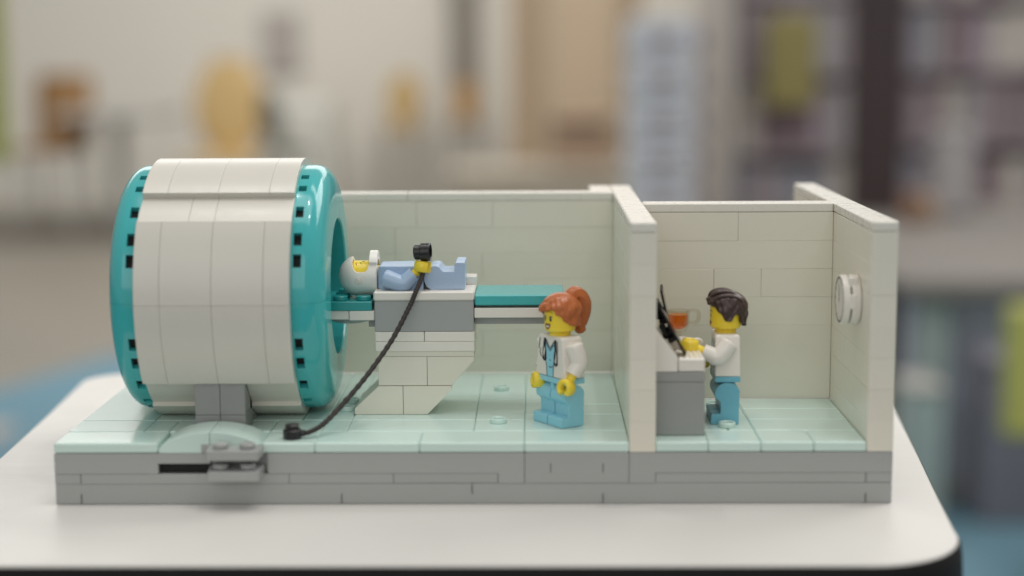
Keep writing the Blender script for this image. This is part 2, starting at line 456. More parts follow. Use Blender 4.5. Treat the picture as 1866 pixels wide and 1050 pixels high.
# ------------------------------------------------------------------ brick walls
def wall(label, courses, cap, core):
    o = tag(empty('brick_wall', (core[0], core[2], 2.41)), label, 'toy wall', 'white brick walls of the toy rooms')
    off = Matrix.Translation(Vector((-core[0], -core[2], -2.41)))
    b = B(); JIT[0] = 0.010
    for (x0, x1, y0, y1, z0, z1) in courses: box(b, x0+G*.7, x1-G*.7, y0+G*.7, y1-G*.7, z0+0.001, z1-0.001, 0.011, off)
    JIT[0] = 0.0; obj('bricks', b, CREAM, o)
    b = B()
    for (x0, x1, y0, y1, z0, z1) in cap: box(b, x0+G*.7, x1-G*.7, y0, y1, z0+0.008, z1, 0.05, off)
    obj('cap_tiles', b, WHITE, o)
    b = B(); x0, x1, y0, y1, z0, z1 = core; box(b, x0+.12, x1-.12, y0+.12, y1-.12, z0, z1-.1, 0, off)
    obj('core', b, CREAM, o, flat=True)  # added unseen filler, keeps light from leaking through the brick seams
    return o
ROWS = [(10.4, 9.2), (9.2, 8.0), (8.0, 6.8), (6.8, 5.6), (5.6, 4.4), (4.4, 3.2), (3.2, 2.42)]
def courses_x(xs, y0, y1, rows=ROWS):
    out = []
    for (zt, zb), cuts in zip(rows, xs):
        for a, c in zip(cuts, cuts[1:]): out.append((a, c, y0, y1, zb, zt))
    return out
def courses_y(ys, x0, x1, rows=ROWS):
    out = []
    for (zt, zb), cuts in zip(rows, ys):
        for a, c in zip(cuts, cuts[1:]): out.append((x0, x1, a, c, zb, zt))
    return out
# long wall behind the scanner and the bed
wall('long white brick wall running behind the teal scanner and the patient bed',
     courses_x([(0, 8, 13, 16.5, 22), (0, 6, 12, 22), (0, 4, 12, 16, 22), (0, 10, 18, 22), (0, 6, 14, 22), (0, 8, 16, 20, 22), (0, 12, 22)], 14, 15),
     [(0, 8, 14, 15, 10.4, 10.8), (8, 12.6, 14, 15, 10.4, 10.8), (12.6, 22, 14, 15, 10.4, 10.8)], (0, 22, 14, 15, 2.41, 10.7))
# partition between the two rooms
wall('white brick partition wall standing between the woman and the man at the desk',
     courses_y([(0, 6, 14, 16), (0, 4, 10, 16), (0, 8, 16), (0, 5, 12, 16), (0, 2, 10, 16), (0, 6, 16), (0, 16)], 22, 23, [(10.4, 9.2), (9.2, 8.0), (8.0, 6.8), (6.8, 5.6), (5.6, 4.4), (4.4, 3.2), (3.2, 2.02)]),
     [(22, 23, 0, 4, 10.4, 10.8), (22, 23, 4, 16, 10.4, 10.8), (22, 23, 16, 18, 10.4, 10.8), (21, 22, 15.2, 18.0, 10.4, 10.8)], (22, 23, 0, 16, 2.01, 10.7))
# rear wall of the control room
wall('white brick wall behind the dark haired man and the tea cup',
     courses_x([(23, 27, 31), (23, 31), (23, 26, 28, 31), (23, 31), (23, 31)], 8, 9, [(10.4, 9.2), (9.2, 8.0), (8.0, 6.8), (6.8, 5.6), (5.6, 2.42)]),
     [(23, 31, 8, 9, 10.4, 10.8)], (23, 31, 8, 9, 2.41, 10.7))
# end wall with the clock
wall('white brick end wall on the far side of the man, carrying the round clock',
     courses_y([(0, 7, 18.8), (0, 18.8), (0, 10, 18.8), (0, 18.8), (0, 18.8), (0, 18.8), (0, 18.8)], 31, 32, [(10.4, 9.2), (9.2, 8.0), (8.0, 6.8), (6.8, 5.6), (5.6, 4.4), (4.4, 3.2), (3.2, 2.02)]),
     [(31, 32, 0, 6, 10.4, 10.8), (31, 32, 6, 18.8, 10.4, 10.8)], (31, 32, 0, 18.8, 2.01, 10.7))

# ------------------------------------------------------------------ the scanner drum
CY, CZ = 6.5, 7.55
scanner = tag(empty('body_scanner', (6, CY, 2.4)), 'big drum shaped toy scanner with white panels, teal rims and grey post', 'toy scanner')
SO = Vector((-6, -CY, -2.4))
def arc_panel(bm, x0, x1, a0, a1, ro, ri, n=None, gap=0.0045, ro1=None):
    x0 += gap; x1 -= gap; da = math.degrees(gap/ro); a0 += da; a1 -= da
    n = n or max(2, int(abs(a1-a0)/3)); c = 0.012
    prof = [(x0, ri), (x0, ro-c), (x0+c, ro), (x1-c, ro), (x1, ro-c), (x1, ri)]
    R = []
    for i in range(n+1):
        a = rad(a0+(a1-a0)*i/n); dr = ((ro1-ro)*i/n if ro1 else 0)
        R.append([bm.verts.new(Vector((x, CY-(r+(dr if r > ri+.01 else 0))*math.cos(a), CZ+(r+(dr if r > ri+.01 else 0))*math.sin(a)))+SO) for x, r in prof])
    m = len(prof)
    for A, C in zip(R, R[1:]):
        for k in range(m): bm.faces.new((A[k], A[(k+1) % m], C[(k+1) % m], C[k]))
    bm.faces.new(R[0]); bm.faces.new(R[-1])
bm = B()
RO, RI = 5.47, 5.05
main = [(3, 4), (4, 6), (6, 8), (8, 9)]
for s in (0, 1):       # front and mirrored rear panels
    for x0, x1 in main:
        for a0, a1 in [(-36.6, 0.0), (0.0, 35.3)]:
            A0, A1 = (a0, a1) if s == 0 else (180-a1, 180-a0)
            arc_panel(bm, x0, x1, A0, A1, RO, RI)
    for x0, x1 in [(3, 5), (5, 6), (6, 9)]:
        A0, A1 = (35.3, 52.6) if s == 0 else (127.4, 144.7)
        arc_panel(bm, x0, x1, A0, A1, RO-(0.10 if s == 0 else 0.45), 4.85, ro1=RO-(0.45 if s == 0 else 0.10))
    for x0, x1 in [(3, 5), (7, 9)]:
        A0, A1 = (-57.5, -36.6) if s == 0 else (216.6, 237.5)
        arc_panel(bm, x0, x1, A0, A1, RO-0.34, 4.9)
for x0, x1 in main: arc_panel(bm, x0, x1, 51.6, 128.4, RO-0.15, 4.9)
for x0, x1 in [(3, 5), (7, 9)]: arc_panel(bm, x0, x1, 237, 303, RO-0.16, 4.9)
obj('outer_shell', bm, SHELLW, scanner, sharp=25)
bm = B()
Mx = Matrix.Translation(Vector((0, CY, CZ))+SO) @ Matrix(((0, 0, 1), (1, 0, 0), (0, 1, 0))).to_4x4()
lathe(bm, [(2.9, 3.0), (4.95, 3.0), (4.95, 9.0), (2.9, 9.0)], 96, Mx)
obj('drum_core', bm, WHITE, scanner)  # added filler behind the shell panels, blocks light through their gaps
# teal rims with vent slots
NOTCH = [19, 29, 43, 58, 68]; NOTCH = NOTCH+[180-a for a in NOTCH]+[180+a for a in NOTCH]+[360-a for a in NOTCH]
HALF = {19: 3.4, 29: 2.7, 43: 2.9, 58: 2.5, 68: 2.3}
def notch(a):
    a %= 360
    for c in NOTCH:
        b = c % 90 if (c // 90) % 2 == 0 else 90-(c % 90)
        if abs(a-c) < HALF.get(int(round(b)), 2.5): return True
    return False
def rim(side):
    b = B(); seg = 360
    prof = [(4.85, 0.0), (5.04, 0.0), (5.04, 0.08), (5.04, 0.40)]
    for k in range(1, 13):
        a = PI/2*k/12
        prof.append((3.75+1.29*math.cos(a)**0.9, 0.40+0.86*math.sin(a)**0.92))
    prof += [(2.86, 1.28), (2.8, 1.22), (2.8, 0.0)]
    X = lambda t: 9.0+t if side > 0 else 3.0-t
    V = []
    for r, t in prof:
        V.append([bm_v(b, X(t), r, 2*PI*i/seg) for i in range(seg)])
    for k in range(len(prof)-1):
        for i in range(seg):
            if k == 2 and notch((i+0.5)*360/seg): continue
            j = (i+1) % seg; b.faces.new((V[k][i], V[k][j], V[k+1][j], V[k+1][i]))
    # walls of the slots
    for i in range(seg):
        if notch((i+0.5)*360/seg):
            j = (i+1) % seg
            q = [bm_v(b, X(t), 4.78, 2*PI*i0/seg) for t in (0.08, 0.40) for i0 in (i, j)]
            b.faces.new((V[2][i], V[2][j], q[1], q[0])); b.faces.new((V[3][i], V[3][j], q[3], q[2]))
            if not notch((i-0.5)*360/seg): b.faces.new((V[2][i], V[3][i], q[2], q[0]))
            if not notch((i+1.5)*360/seg): b.faces.new((V[2][j], V[3][j], q[3], q[1]))
    o = obj('end_rim', b, TEAL, scanner, sharp=40)
    b = B()
    lathe(b, [(4.80, X(0.06)), (4.80, X(0.5))], 96, Mx)
    obj('slot_backing', b, DARK, o)  # near-black backing stands in for shade inside the vent slots
    for yy in (-1, 1):
        b = B()
        # hairline joint between the two half rings
        pts = [(r*yy, t) for r, t in prof[1:17]]
        prev = None
        for r, t in pts:
            e = 0.004
            p = [b.verts.new(Vector((X(t)+(e if side > 0 else -e), CY+(r+e*yy), CZ+dz))+SO) for dz in (-0.008, 0.008)]
            if prev: b.faces.new((prev[0], prev[1], p[1], p[0]))
            prev = p
        obj('half_joint', b, TEALD, o)
    return o
def bm_v(b, x, r, a): return b.verts.new(Vector((x, CY-r*math.cos(a), CZ+r*math.sin(a)))+SO)
rim(1); rim(-1)
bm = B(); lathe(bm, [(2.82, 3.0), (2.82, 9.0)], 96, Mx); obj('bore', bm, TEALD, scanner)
bm = B()
Mo = Matrix.Translation(SO)
for x0, x1 in [(5, 6), (6, 7)]:
    box(bm, x0+G, x1-G, 2.25, 10.7, 2.41, 3.0, 0.02, Mo); box(bm, x0+G, x1-G, 2.25, 3.4, 3.01, 4.45, 0.02, Mo)
    box(bm, x0+G, x1-G, 9.6, 10.7, 3.01, 4.45, 0.02, Mo)
obj('support_post', bm, GREYD, scanner)

# ------------------------------------------------------------------ patient bed
bed = tag(empty('patient_bed', (14, 6.5, 2.4)), 'toy patient bed on a slanted white pedestal with teal sliding board', 'toy bed')
BO = Matrix.Translation(Vector((-14, -6.5, -2.4)))
def bprism(b, poly, y0, y1):
    n0 = len(b.verts); prism(b, poly, y0, y1); b.verts.ensure_lookup_table()
    for v in list(b.verts)[n0:]: v.co = BO @ v.co
bm = B()
bprism(bm, [(11.0, 2.42), (13-G, 2.42), (13-G, 3.6), (12.0, 3.6), (11.0, 2.66)], 5, 8)
bprism(bm, [(13+G, 2.42), (14.0, 2.42), (15.0, 3.44), (15.0, 3.6), (13+G, 3.6)], 5, 8)
bprism(bm, [(12.0, 3.62), (14-G, 3.62), (14-G, 4.82), (12.0, 4.82)], 5.02, 7.98)
bprism(bm, [(14+G, 3.62), (15.0, 3.62), (15.92, 4.65), (15.92, 4.82), (14+G, 4.82)], 5.02, 7.98)
bprism(bm, [(12.0, 4.83), (15.92, 4.83), (15.92, 5.04), (12.0, 5.04)], 5.02, 7.98)
obj('pedestal', bm, CREAM, bed, bevel=0.02)
bm = B()
box(bm, 11.9, 15.95, 4.95, 8, 5.05, 5.45, 0.025, BO); box(bm, 11.9, 13.9, 4.95, 8, 5.46, 5.86, 0.025, BO); box(bm, 13.92, 15.95, 4.95, 8, 5.46, 5.86, 0.025, BO)
obj('white_plates', bm, WHITE2, bed)
bm = B(); box(bm, 11.89, 15.93, 4.95, 8.05, 5.87, 7.13, 0.03, BO); obj('grey_block', bm, GREY, bed)
bm = B(); box(bm, 11.85, 15.96, 4.92, 8.06, 7.14, 7.52, 0.06, BO)
box(bm, 12.25, 13.6, 5.9, 7.1, 7.52, 7.6, 0.01, BO)
box(bm, 15.15, 15.98, 7.0, 7.95, 7.52, 7.86, 0.03, BO)
obj('bed_top', bm, WHITE2, bed)
bm = B(); box(bm, 15.97, 19.6, 5.0, 8.0, 6.93, 7.36, 0.05, BO); obj('sliding_board', bm, TEAL, bed)
bm = B()
box(bm, 15.95, 18.78, 5.0, 8.0, 6.42, 6.82, 0.03, BO); obj('slide_rail', bm, WHITE2, bed)
bm = B(); box(bm, 10.85, 11.88, 5.0, 8.0, 6.33, 6.72, 0.025, BO)
box(bm, 8.0, 10.83, 5.05, 7.95, 6.36, 6.72, 0.02, BO)
obj('slide_rail', bm, WHITE2, bed)
bm = B(); box(bm, 15.95, 19.0, 5.4, 7.6, 6.1, 6.40, 0.02, BO); obj('rail_core', bm, GREYD, bed)
bm = B(); box(bm, 11.6, 11.9, 5.4, 7.6, 6.0, 6.30, 0.02, BO); obj('rail_core', bm, GREYD, bed)
bm = B()
box(bm, 8.0, 11.78, 5.0, 8.0, 6.73, 7.10, 0.025, BO)
for x in (8.5, 9.5, 10.45, 11.4):
    for y in (5.5, 6.5, 7.5): cyl(bm, BO @ Vector((x, y, 7.1)), 'z', 0.3, 0.19, 28, 0.03)
obj('head_plate', bm, TEALD, bed)
bm = B(); lathe(bm, [(0, -0.32), (0.5, -0.30), (0.85, -0.2), (1.05, -0.02), (1.05, 0.0), (0, 0)], 40, BO @ Matrix.Translation(Vector((10.75, 6.5, 6.33))))
obj('round_slider', bm, GREY, bed)

# ------------------------------------------------------------------ toy figures
HR = 0.625
def face_fn(off=0.006): return lambda a, z: Vector((HR_eff(z)*math.sin(a)*(1+off), -HR_eff(z)*math.cos(a)*(1+off), z))
def HR_eff(z):
    # radius of the head at height z (barrel with rounded ends)
    t = abs((z-4.2)/0.54)
    return HR if t < 0.6 else HR*(1-0.5*((t-0.6)/0.4)**2*0.35)
def chest_fn(off=0.006): return lambda x, z: Vector((x, -0.5-off, z))
def torso(root, mat):
    b = B(); n = []
    zs = [(1.93, 0.985, 0.5), (3.50, 0.80, 0.49), (3.58, 0.72, 0.42)]
    rows = [[b.verts.new((sx*hx, sy*hy, z)) for sx, sy in ((-1, -1), (1, -1), (1, 1), (-1, 1))] for z, hx, hy in zs]
    for A, C in zip(rows, rows[1:]):
        for i in range(4): b.faces.new((A[i], A[(i+1) % 4], C[(i+1) % 4], C[i]))
    b.faces.new(rows[0]); b.faces.new(rows[-1])
    return obj('torso', b, mat, root, bevel=0.05, seg=3)
def hips(root, mat):
    b = B(); box(b, -0.98, 0.98, -0.5, 0.5, 1.70, 1.92, 0.02); box(b, -0.1, 0.1, -0.42, 0.42, 1.0, 1.70, 0.03)
    tube(b, [(x, 0, 1.28) for x in (-0.9, 0.9)], 0.3, 20)
    return obj('hips', b, mat, root)
def leg(root, s, mat, ang=0.0):
    b = B()
    P = [(0.46, 0), (-0.62, 0), (-0.64, 0.04), (-0.64, 0.36), (-0.60, 0.40), (-0.27, 0.42), (-0.27, 0.88), (-0.33, 0.95)]
    for k in range(13):
        a = rad(200-20*0-k*15.5); P.append((0.505*math.cos(a), 1.22+0.46*math.sin(a)))
    P.append((0.47, 1.15))
    x0, x1 = (0.03, 0.97) if s > 0 else (-0.97, -0.03)
    prism(b, P, x0, x1, 'yz')
    return obj('leg', b, mat, root, bevel=0.025, sharp=30)
def head(root, kind):
    b = B(); pr = [(0, 3.52), (0.40, 3.52), (0.42, 3.55), (0.42, 3.70), (0.50, 3.72)]
    for k in range(9):
        a = -PI/2+PI/2*k/8; pr.append((0.45+0.175*math.cos(a), 3.88+0.16*math.sin(a)))
    for k in range(9):
        a = PI/2*k/8; pr.append((0.45+0.175*math.cos(a), 4.56+0.16*math.sin(a)))
    pr += [(0.3, 4.72), (0.3, 4.90), (0.27, 4.93), (0, 4.93)]
    lathe(b, pr, 64); h = obj('head', b, YELLOW, root, sharp=50)
    fn = face_fn(0.008); fn2 = face_fn(0.014)
    b = B()
    if kind == 'woman':
        for s in (-1, 1):
            patch(b, ellipse(s*0.26, 4.27, 0.095, 0.105), fn)
            strip(b, [(s*0.17, 4.34), (s*0.24, 4.38), (s*0.33, 4.37), (s*0.41, 4.35)], 0.028, fn)
            strip(b, [(s*0.36, 4.36), (s*0.42, 4.34)], 0.02, fn)
        obj('eyes', b, INK, h, flat=True)
        b = B()
        for s in (-1, 1): strip(b, [(s*0.15, 4.535), (s*0.25, 4.555), (s*0.36, 4.53), (s*0.45, 4.46)], 0.024, fn)
        obj('eyebrows', b, ORINK, h, flat=True)
        b = B()
        for s in (-1, 1): patch(b, ellipse(s*0.27+0.02, 4.30, 0.02, 0.022, 10), fn2)
        patch(b, [(-0.17, 4.02), (-0.06, 4.0), (0.06, 4.0), (0.17, 4.03), (0.11, 3.94), (0, 3.915), (-0.10, 3.94)], fn2)
        obj('teeth', b, WHITE2, h, flat=True)
        b = B(); patch(b, [(-0.27, 4.06), (-0.15, 4.075), (-0.05, 4.08), (0, 4.06), (0.05, 4.08), (0.15, 4.085), (0.28, 4.08), (0.22, 3.95), (0.10, 3.86), (0, 3.84), (-0.10, 3.86), (-0.21, 3.94)], fn)
        obj('lips', b, LIP, h, flat=True)
    elif kind == 'man':
        for s in (-1, 1):
            patch(b, ellipse(s*0.27, 4.27, 0.06, 0.07), fn)
            strip(b, [(s*0.12, 4.42), (s*0.27, 4.49), (s*0.45, 4.42)], 0.045, fn)
            strip(b, [(s*0.40, 4.2), (s*0.47, 4.14)], 0.02, fn)
        strip(b, [(-0.2, 4.0), (0, 3.96), (0.24, 4.0)], 0.035, fn)
        obj('eyes', b, INK, h, flat=True)
        b = B(); patch(b, [(-0.36, 4.02), (-0.2, 4.1), (0, 4.07), (0.2, 4.1), (0.38, 4.02), (0.30, 3.88), (0, 3.80), (-0.28, 3.88)], face_fn(0.004))
        obj('beard', b, ORINK, h, flat=True)
    else:
        for s in (-1, 1):
            patch(b, ellipse(s*0.30, 4.22, 0.055, 0.065), fn)
        strip(b, [(-0.17, 3.98), (0, 3.93), (0.17, 3.98)], 0.03, fn)
        strip(b, [(-0.60, 4.26), (-0.50, 4.33), (-0.38, 4.34)], 0.03, fn); strip(b, [(0.38, 4.34), (0.60, 4.26)], 0.03, fn)
        obj('eyes', b, INK, h, flat=True)
        b = B()
        for (a, z) in [(-0.62, 4.13), (-0.72, 4.06), (-0.60, 4.04), (-0.68, 4.60), (0.6, 4.1), (0.7, 4.04), (-0.52, 4.12)]: patch(b, ellipse(a, z, 0.018, 0.018, 8), fn)
        strip(b, [(-0.72, 4.47), (-0.58, 4.52), (-0.42, 4.50)], 0.035, fn); strip(b, [(0.72, 4.47), (0.58, 4.52), (0.42, 4.50)], 0.035, fn)
        obj('freckles', b, FRECKLE, h, flat=True)
    return h
def arm(root, s, sho, elb, wri, mat, hand_axis, hand_open, hlen=0.30):
    b = B(); S, E, W = Vector(sho), Vector(elb), Vector(wri)
    pts = catmull([S+(S-E).normalized()*0.16, S, S.lerp(E, 0.62), E.lerp(W, 0.08), E.lerp(W, 0.45), W], 6)
    tube(b, pts, [0.33, 0.37, 0.36, 0.34, 0.32, 0.30], 24, 1.0, round_ends=(True, False))
    a = obj('arm', b, mat, root, sharp=50)
    d = (W-E).normalized()
    b = B(); cyl(b, W-d*0.1, d, 0.17, 0.1+hlen, 24, 0.02)
    ax = Vector(hand_axis).normalized(); op = Vector(hand_open); op = (op-ax*op.dot(ax)).normalized()
    c = W+d*(hlen+0.27)
    ringtube(b, c, ax, 0.35, 0.15, 0.46, 30, rad(30), rad(330), up=op, ch=0.06)
    hnd = obj('hand', b, YELLOW, a, sharp=50)
    return c
def groove(k1, k2, amp): return lambda phi, t: amp*(math.sin(k1*phi+k2*t)+0.5*math.sin(k1*1.7*phi-k2*1.3*t+1.1))
def hair_cap(root, mat, bottom, cy, rx, ry, ztop, gro, flare, name='hair', thick=0.14, seg=120, rings=40):
    b = B(); top = b.verts.new((0, cy, ztop+gro(0, 0)*0.2)); R = []
    for k in range(1, rings+1):
        t = k/rings; ring = []
        for i in range(seg):
            phi = 2*PI*i/seg              # 0 = front (-y), PI/2 = +x (figure's left)
            zb = bottom(phi); H = ztop-zb
            th = t*PI/2*1.0
            s = min(1.0, (t*H)/(0.62*1.0))
            if t*H < 0.62: rr = math.sqrt(max(0, 1-(1-s)**2))
            else: rr = 1.0
            z = ztop-t*H
            g = gro(phi, t)*min(1, 3*t)
            fl = flare(phi, z)
            x = math.sin(phi)*(rx+fl)*rr*(1+g); y = cy-math.cos(phi)*(ry+fl)*rr*(1+g)
            ring.append(b.verts.new((x, y, z)))
        R.append(ring)
    for i in range(seg): b.faces.new((top, R[0][i], R[0][(i+1) % seg]))
    for A, C in zip(R, R[1:]):
        for i in range(seg): j = (i+1) % seg; b.faces.new((A[i], C[i], C[j], A[j]))
    return obj(name, b, mat, root, sharp=70, solid=thick)
def interp(tbl):
    def f(phi):
        d = math.degrees(phi) % 360
        for (a, v), (b_, w_) in zip(tbl, tbl[1:]):
            if a <= d <= b_:
                t = (d-a)/(b_-a); t = t*t*(3-2*t); return v+(w_-v)*t
        return tbl[-1][1]
    return f

# --- the woman with the ponytail
FL = 2.42
wo = tag(empty('toy_figure', (19.42, 3.40, FL), rad(-55)), 'standing toy woman with orange ponytail, open white coat and azure trousers', 'toy figure')
hips(wo, AZURE); leg(wo, 1, AZURE); leg(wo, -1, AZURE); to = torso(wo, WHITE2); whd = head(wo, 'woman'); whd.rotation_euler = (0, 0, rad(2))
arm(wo, 1, (0.98, 0.0, 3.2), (1.14, 0.14, 2.62), (1.08, -0.16, 2.12), WHITE2, (0.25, -1.0, 0.1), (0.0, 0, -1))
arm(wo, -1, (-0.98, 0.0, 3.2), (-1.12, 0.14, 2.62), (-1.04, -0.14, 2.12), WHITE2, (-0.35, -1.0, 0.1), (0.3, 0, -1))
cf = chest_fn(0.004); cf2 = chest_fn(0.010)
b = B()
b_f = b.faces.new([b.verts.new(cf(x, z)) for x, z in [(-0.20, 1.95), (0.22, 1.95), (0.26, 2.5), (0.30, 3.05), (0.36, 3.40), (0.24, 3.33), (0.02, 3.08), (-0.18, 3.34), (-0.30, 3.42), (-0.27, 3.0), (-0.22, 2.5)]])
obj('scrub_shirt', b, AZURE, to, flat=True)
b = B()
def ln(pts, w_=0.022): strip(b, pts, w_*1.8, cf2)
ln([(-0.20, 1.95), (-0.22, 2.35), (-0.33, 2.75), (-0.28, 3.1), (-0.31, 3.44)]); ln([(0.22, 1.95), (0.25, 2.4), (0.38, 2.8), (0.34, 3.1), (0.37, 3.42)])
ln([(-0.31, 3.44), (-0.18, 3.30), (0.02, 3.06), (0.24, 3.30), (0.37, 3.42)], 0.03); ln([(-0.26, 3.28), (-0.13, 3.12), (0.02, 2.97), (0.2, 3.16), (0.33, 3.26)])
ln([(-0.66, 3.42), (-0.70, 3.2), (-0.74, 3.0), (-0.6, 2.97), (-0.68, 2.86), (-0.56, 2.66)])
ln([(0.0, 2.62), (0.06, 2.58)]); ln([(-0.06, 2.33), (0.06, 2.31), (0.19, 2.36)])
# stethoscope: tubing loops and end pieces
for sgn, cx, cz in ((-1, -0.36, 2.85), (1, 0.40, 2.72)):
    ln([(cx+0.10*math.sin(t), cz+0.30*math.cos(t)) for t in [2*PI*k/20 for k in range(21)]], 0.04)
    ln([(cx+0.05*math.sin(t), cz-0.24+0.06*math.cos(t)) for t in [2*PI*k/14 for k in range(15)]], 0.03)
    ln([(cx+0.13*math.sin(t), cz-0.20+0.10*math.cos(t)) for t in [2*PI*k/14 for k in range(15)]], 0.022)
ln([(-0.36, 3.15), (-0.34, 3.30), (-0.30, 3.44)], 0.09); ln([(0.40, 3.02), (0.38, 3.25), (0.37, 3.44)], 0.08); ln([(0.50, 3.40), (0.53, 3.1), (0.50, 2.9)], 0.022)
obj('coat_print', b, INK, to, flat=True)
b = B(); patch(b, ellipse(-0.40, 2.86, 0.045, 0.2), cf2); patch(b, ellipse(0.40, 2.60, 0.045, 0.09), chest_fn(0.013)); obj('tube_print', b, WHITE2, to, flat=True)
wb = interp([(0, 4.60), (28, 4.66), (50, 4.42), (75, 4.12), (105, 3.96), (150, 3.92), (180, 3.95), (210, 3.92), (255, 3.96), (290, 4.30), (325, 4.50), (345, 4.53), (360, 4.60)])
def wgro(phi, t): return 0.030*math.sin(9*phi+12*t)+0.022*math.sin(16*phi-9*t)+0.012*math.sin(31*phi+16*t)
def wfl(phi, z): return 0.05*math.sin(max(0, min(1, (z-4.3)/0.6))*PI)+(0.10*math.exp(-((math.degrees(phi)-340) % 360-0)**2/900) if z < 4.9 else 0)
hw = hair_cap(wo, HAIR_O, wb, 0.05, 0.75, 0.78, 5.27, wgro, wfl)
b = B()
pts = catmull([(0, 0.40, 4.92), (0, 0.66, 5.12), (0, 0.88, 5.04), (0, 1.05, 4.74), (0, 1.08, 4.40), (0, 1.02, 4.04), (0, 0.96, 3.80), (0, 1.08, 3.56)], 7)
tube(b, pts, [0.30, 0.34, 0.40, 0.42, 0.38, 0.30, 0.23, 0.25], 40, 0.9, mod=lambda t, a: 1+0.05*math.sin(7*a+5*t)+0.03*math.sin(13*a-3*t), round_ends=(False, True))
obj('ponytail', b, HAIR_O, hw, sharp=70)

# --- the man at the desk
mn = tag(empty('toy_figure', (26.05, 3.95, FL), rad(-90)), 'toy man with dark brown hair and white coat, hands on the control desk', 'toy figure')
hips(mn, AZURE_D); leg(mn, 1, AZURE_D); leg(mn, -1, AZURE_D); to = torso(mn, WHITE2); head(mn, 'man')
arm(mn, 1, (0.98, 0.0, 3.2), (1.14, -0.42, 2.72), (1.06, -1.0, 2.98), WHITE2, (0.05, 0.1, 1), (0, -1, 0))
arm(mn, -1, (-0.98, 0.0, 3.2), (-1.16, -0.20, 2.6), (-0.85, -0.62, 2.40), WHITE2, (0.2, 0, 1), (0, -1, -.2), 0.1)
b = B()
b.faces.new([b.verts.new(cf(x, z)) for x, z in [(-0.20, 1.95), (0.22, 1.95), (0.30, 3.05), (0.36, 3.40), (0.02, 3.08), (-0.30, 3.42), (-0.27, 3.0)]])
obj('scrub_shirt', b, AZURE, to, flat=True)
b = B(); ln([(-0.20, 1.95), (-0.33, 2.75), (-0.31, 3.44)]); ln([(0.22, 1.95), (0.38, 2.8), (0.37, 3.42)]); ln([(0.5, 2.9), (0.75, 2.9)]); ln([(0.6, 3.4), (0.66, 3.1), (0.5, 2.9)], 0.03); obj('coat_print', b, INK, to, flat=True)
mb = interp([(0, 4.72), (40, 4.66), (62, 4.42), (80, 4.10), (96, 4.10), (108, 4.36), (124, 4.34), (140, 4.0), (165, 3.84), (195, 3.84), (220, 4.0), (236, 4.34), (252, 4.36), (264, 4.1), (280, 4.1), (298, 4.42), (320, 4.66), (360, 4.72)])
def mgro(phi, t): return 0.024*math.sin(8*phi+13*t)+0.016*math.sin(15*phi-9*t+.5)+0.012*math.sin(27*phi+14*t)
def mfl(phi, z):
    f = math.cos(phi)
    return 0.16*max(0, f)**3*math.exp(-((z-4.95)/0.22)**2)+0.06*max(0, -f)*math.exp(-((z-4.6)/0.5)**2)
hm = hair_cap(mn, HAIR_B, mb, 0.06, 0.73, 0.76, 5.26, mgro, mfl)
b = B()
for (x, y0, y1, z, r) in [(0.18, -0.45, 0.35, 5.18, 0.17), (-0.12, -0.5, 0.3, 5.19, 0.18), (0.42, -0.35, 0.45, 5.05, 0.15)]:
    tube(b, catmull([(x, y0-0.2, z-0.22), (x, y0, z-0.02), (x+0.03, (y0+y1)/2, z+0.05), (x, y1, z-0.08), (x, y1+0.2, z-0.3)], 5), [r*0.6, r, r, r*0.7], 16, 0.6, round_ends=(True, True))
obj('hair_locks', b, HAIR_B, hm, sharp=60)

# --- the patient on the bed
pt = tag(empty('toy_figure'), 'toy patient in light blue lying on the bed, head in a white helmet', 'toy figure')
hips(pt, LBLUE); leg(pt, 1, LBLUE); leg(pt, -1, LBLUE); torso(pt, LBLUE); head(pt, 'patient')
arm(pt, -1, (-0.98, 0.0, 3.2), (-1.14, 0.22, 2.55), (-1.08, -0.20, 2.06), LBLUE, (0.1, -1, -0.12), (-0.35, 0, -1), 0.18)
arm(pt, 1, (0.98, 0.0, 3.2), (1.14, 0.12, 2.55), (1.1, 0.05, 2.0), LBLUE, (-0.15, -1, 0.1), (0, 0, -1), 0.16)
Mp = Matrix(((0, 0, -1), (1, 0, 0), (0, -1, 0))).to_4x4(); Mp.translation = Vector((15.56, 6.45, 8.12-0.13))*U
pt.matrix_world = Mp
# helmet: shell minus face opening, cut once with booleans
def boolean(a, cutter, op='DIFFERENCE'):
    m = a.modifiers.new('b', 'BOOLEAN'); m.object = cutter; m.operation = op; m.solver = 'EXACT'
    dg = bpy.context.evaluated_depsgraph_get(); me = bpy.data.meshes.new_from_object(a.evaluated_get(dg))
    a.modifiers.clear(); old = a.data; a.data = me; bpy.data.meshes.remove(old)
    bpy.data.objects.remove(cutter, do_unlink=True)
b = B()
pr = [(0.60, 3.62), (0.78, 3.62), (0.83, 3.66), (0.84, 4.0), (0.85, 4.4)]
for k in range(1, 13):
    a = PI/2*k/12; pr.append((0.85*math.cos(a), 4.42+0.85*math.sin(a)))
pr[-1] = (0, 5.27)
inner = [(0, 5.12)]+[(0.71*math.cos(PI/2*k/10), 4.42+0.70*math.sin(PI/2*k/10)) for k in range(9, -1, -1)]+[(0.70, 3.62)]
lathe(b, pr[1:]+inner+[pr[1]], 72); bmesh.ops.remove_doubles(b, verts=b.verts, dist=1e-5)
hel = obj('helmet', b, HELM, pt, sharp=60)
b = B()
Q = []
for k in range(24):                      # rounded opening seen from the side (y forward = -)
    a = 2*PI*k/24; ca, sa = math.cos(a), math.sin(a)
    Q.append((-1.02+0.80*math.copysign(abs(ca)**0.7, ca), 4.30+0.38*math.copysign(abs(sa)**0.6, sa)))
prism(b, Q, -1.5, 1.5, 'yz')
cut = obj('cut', b, WHITE2, None, flat=True)
hel.parent = None
boolean(hel, cut)
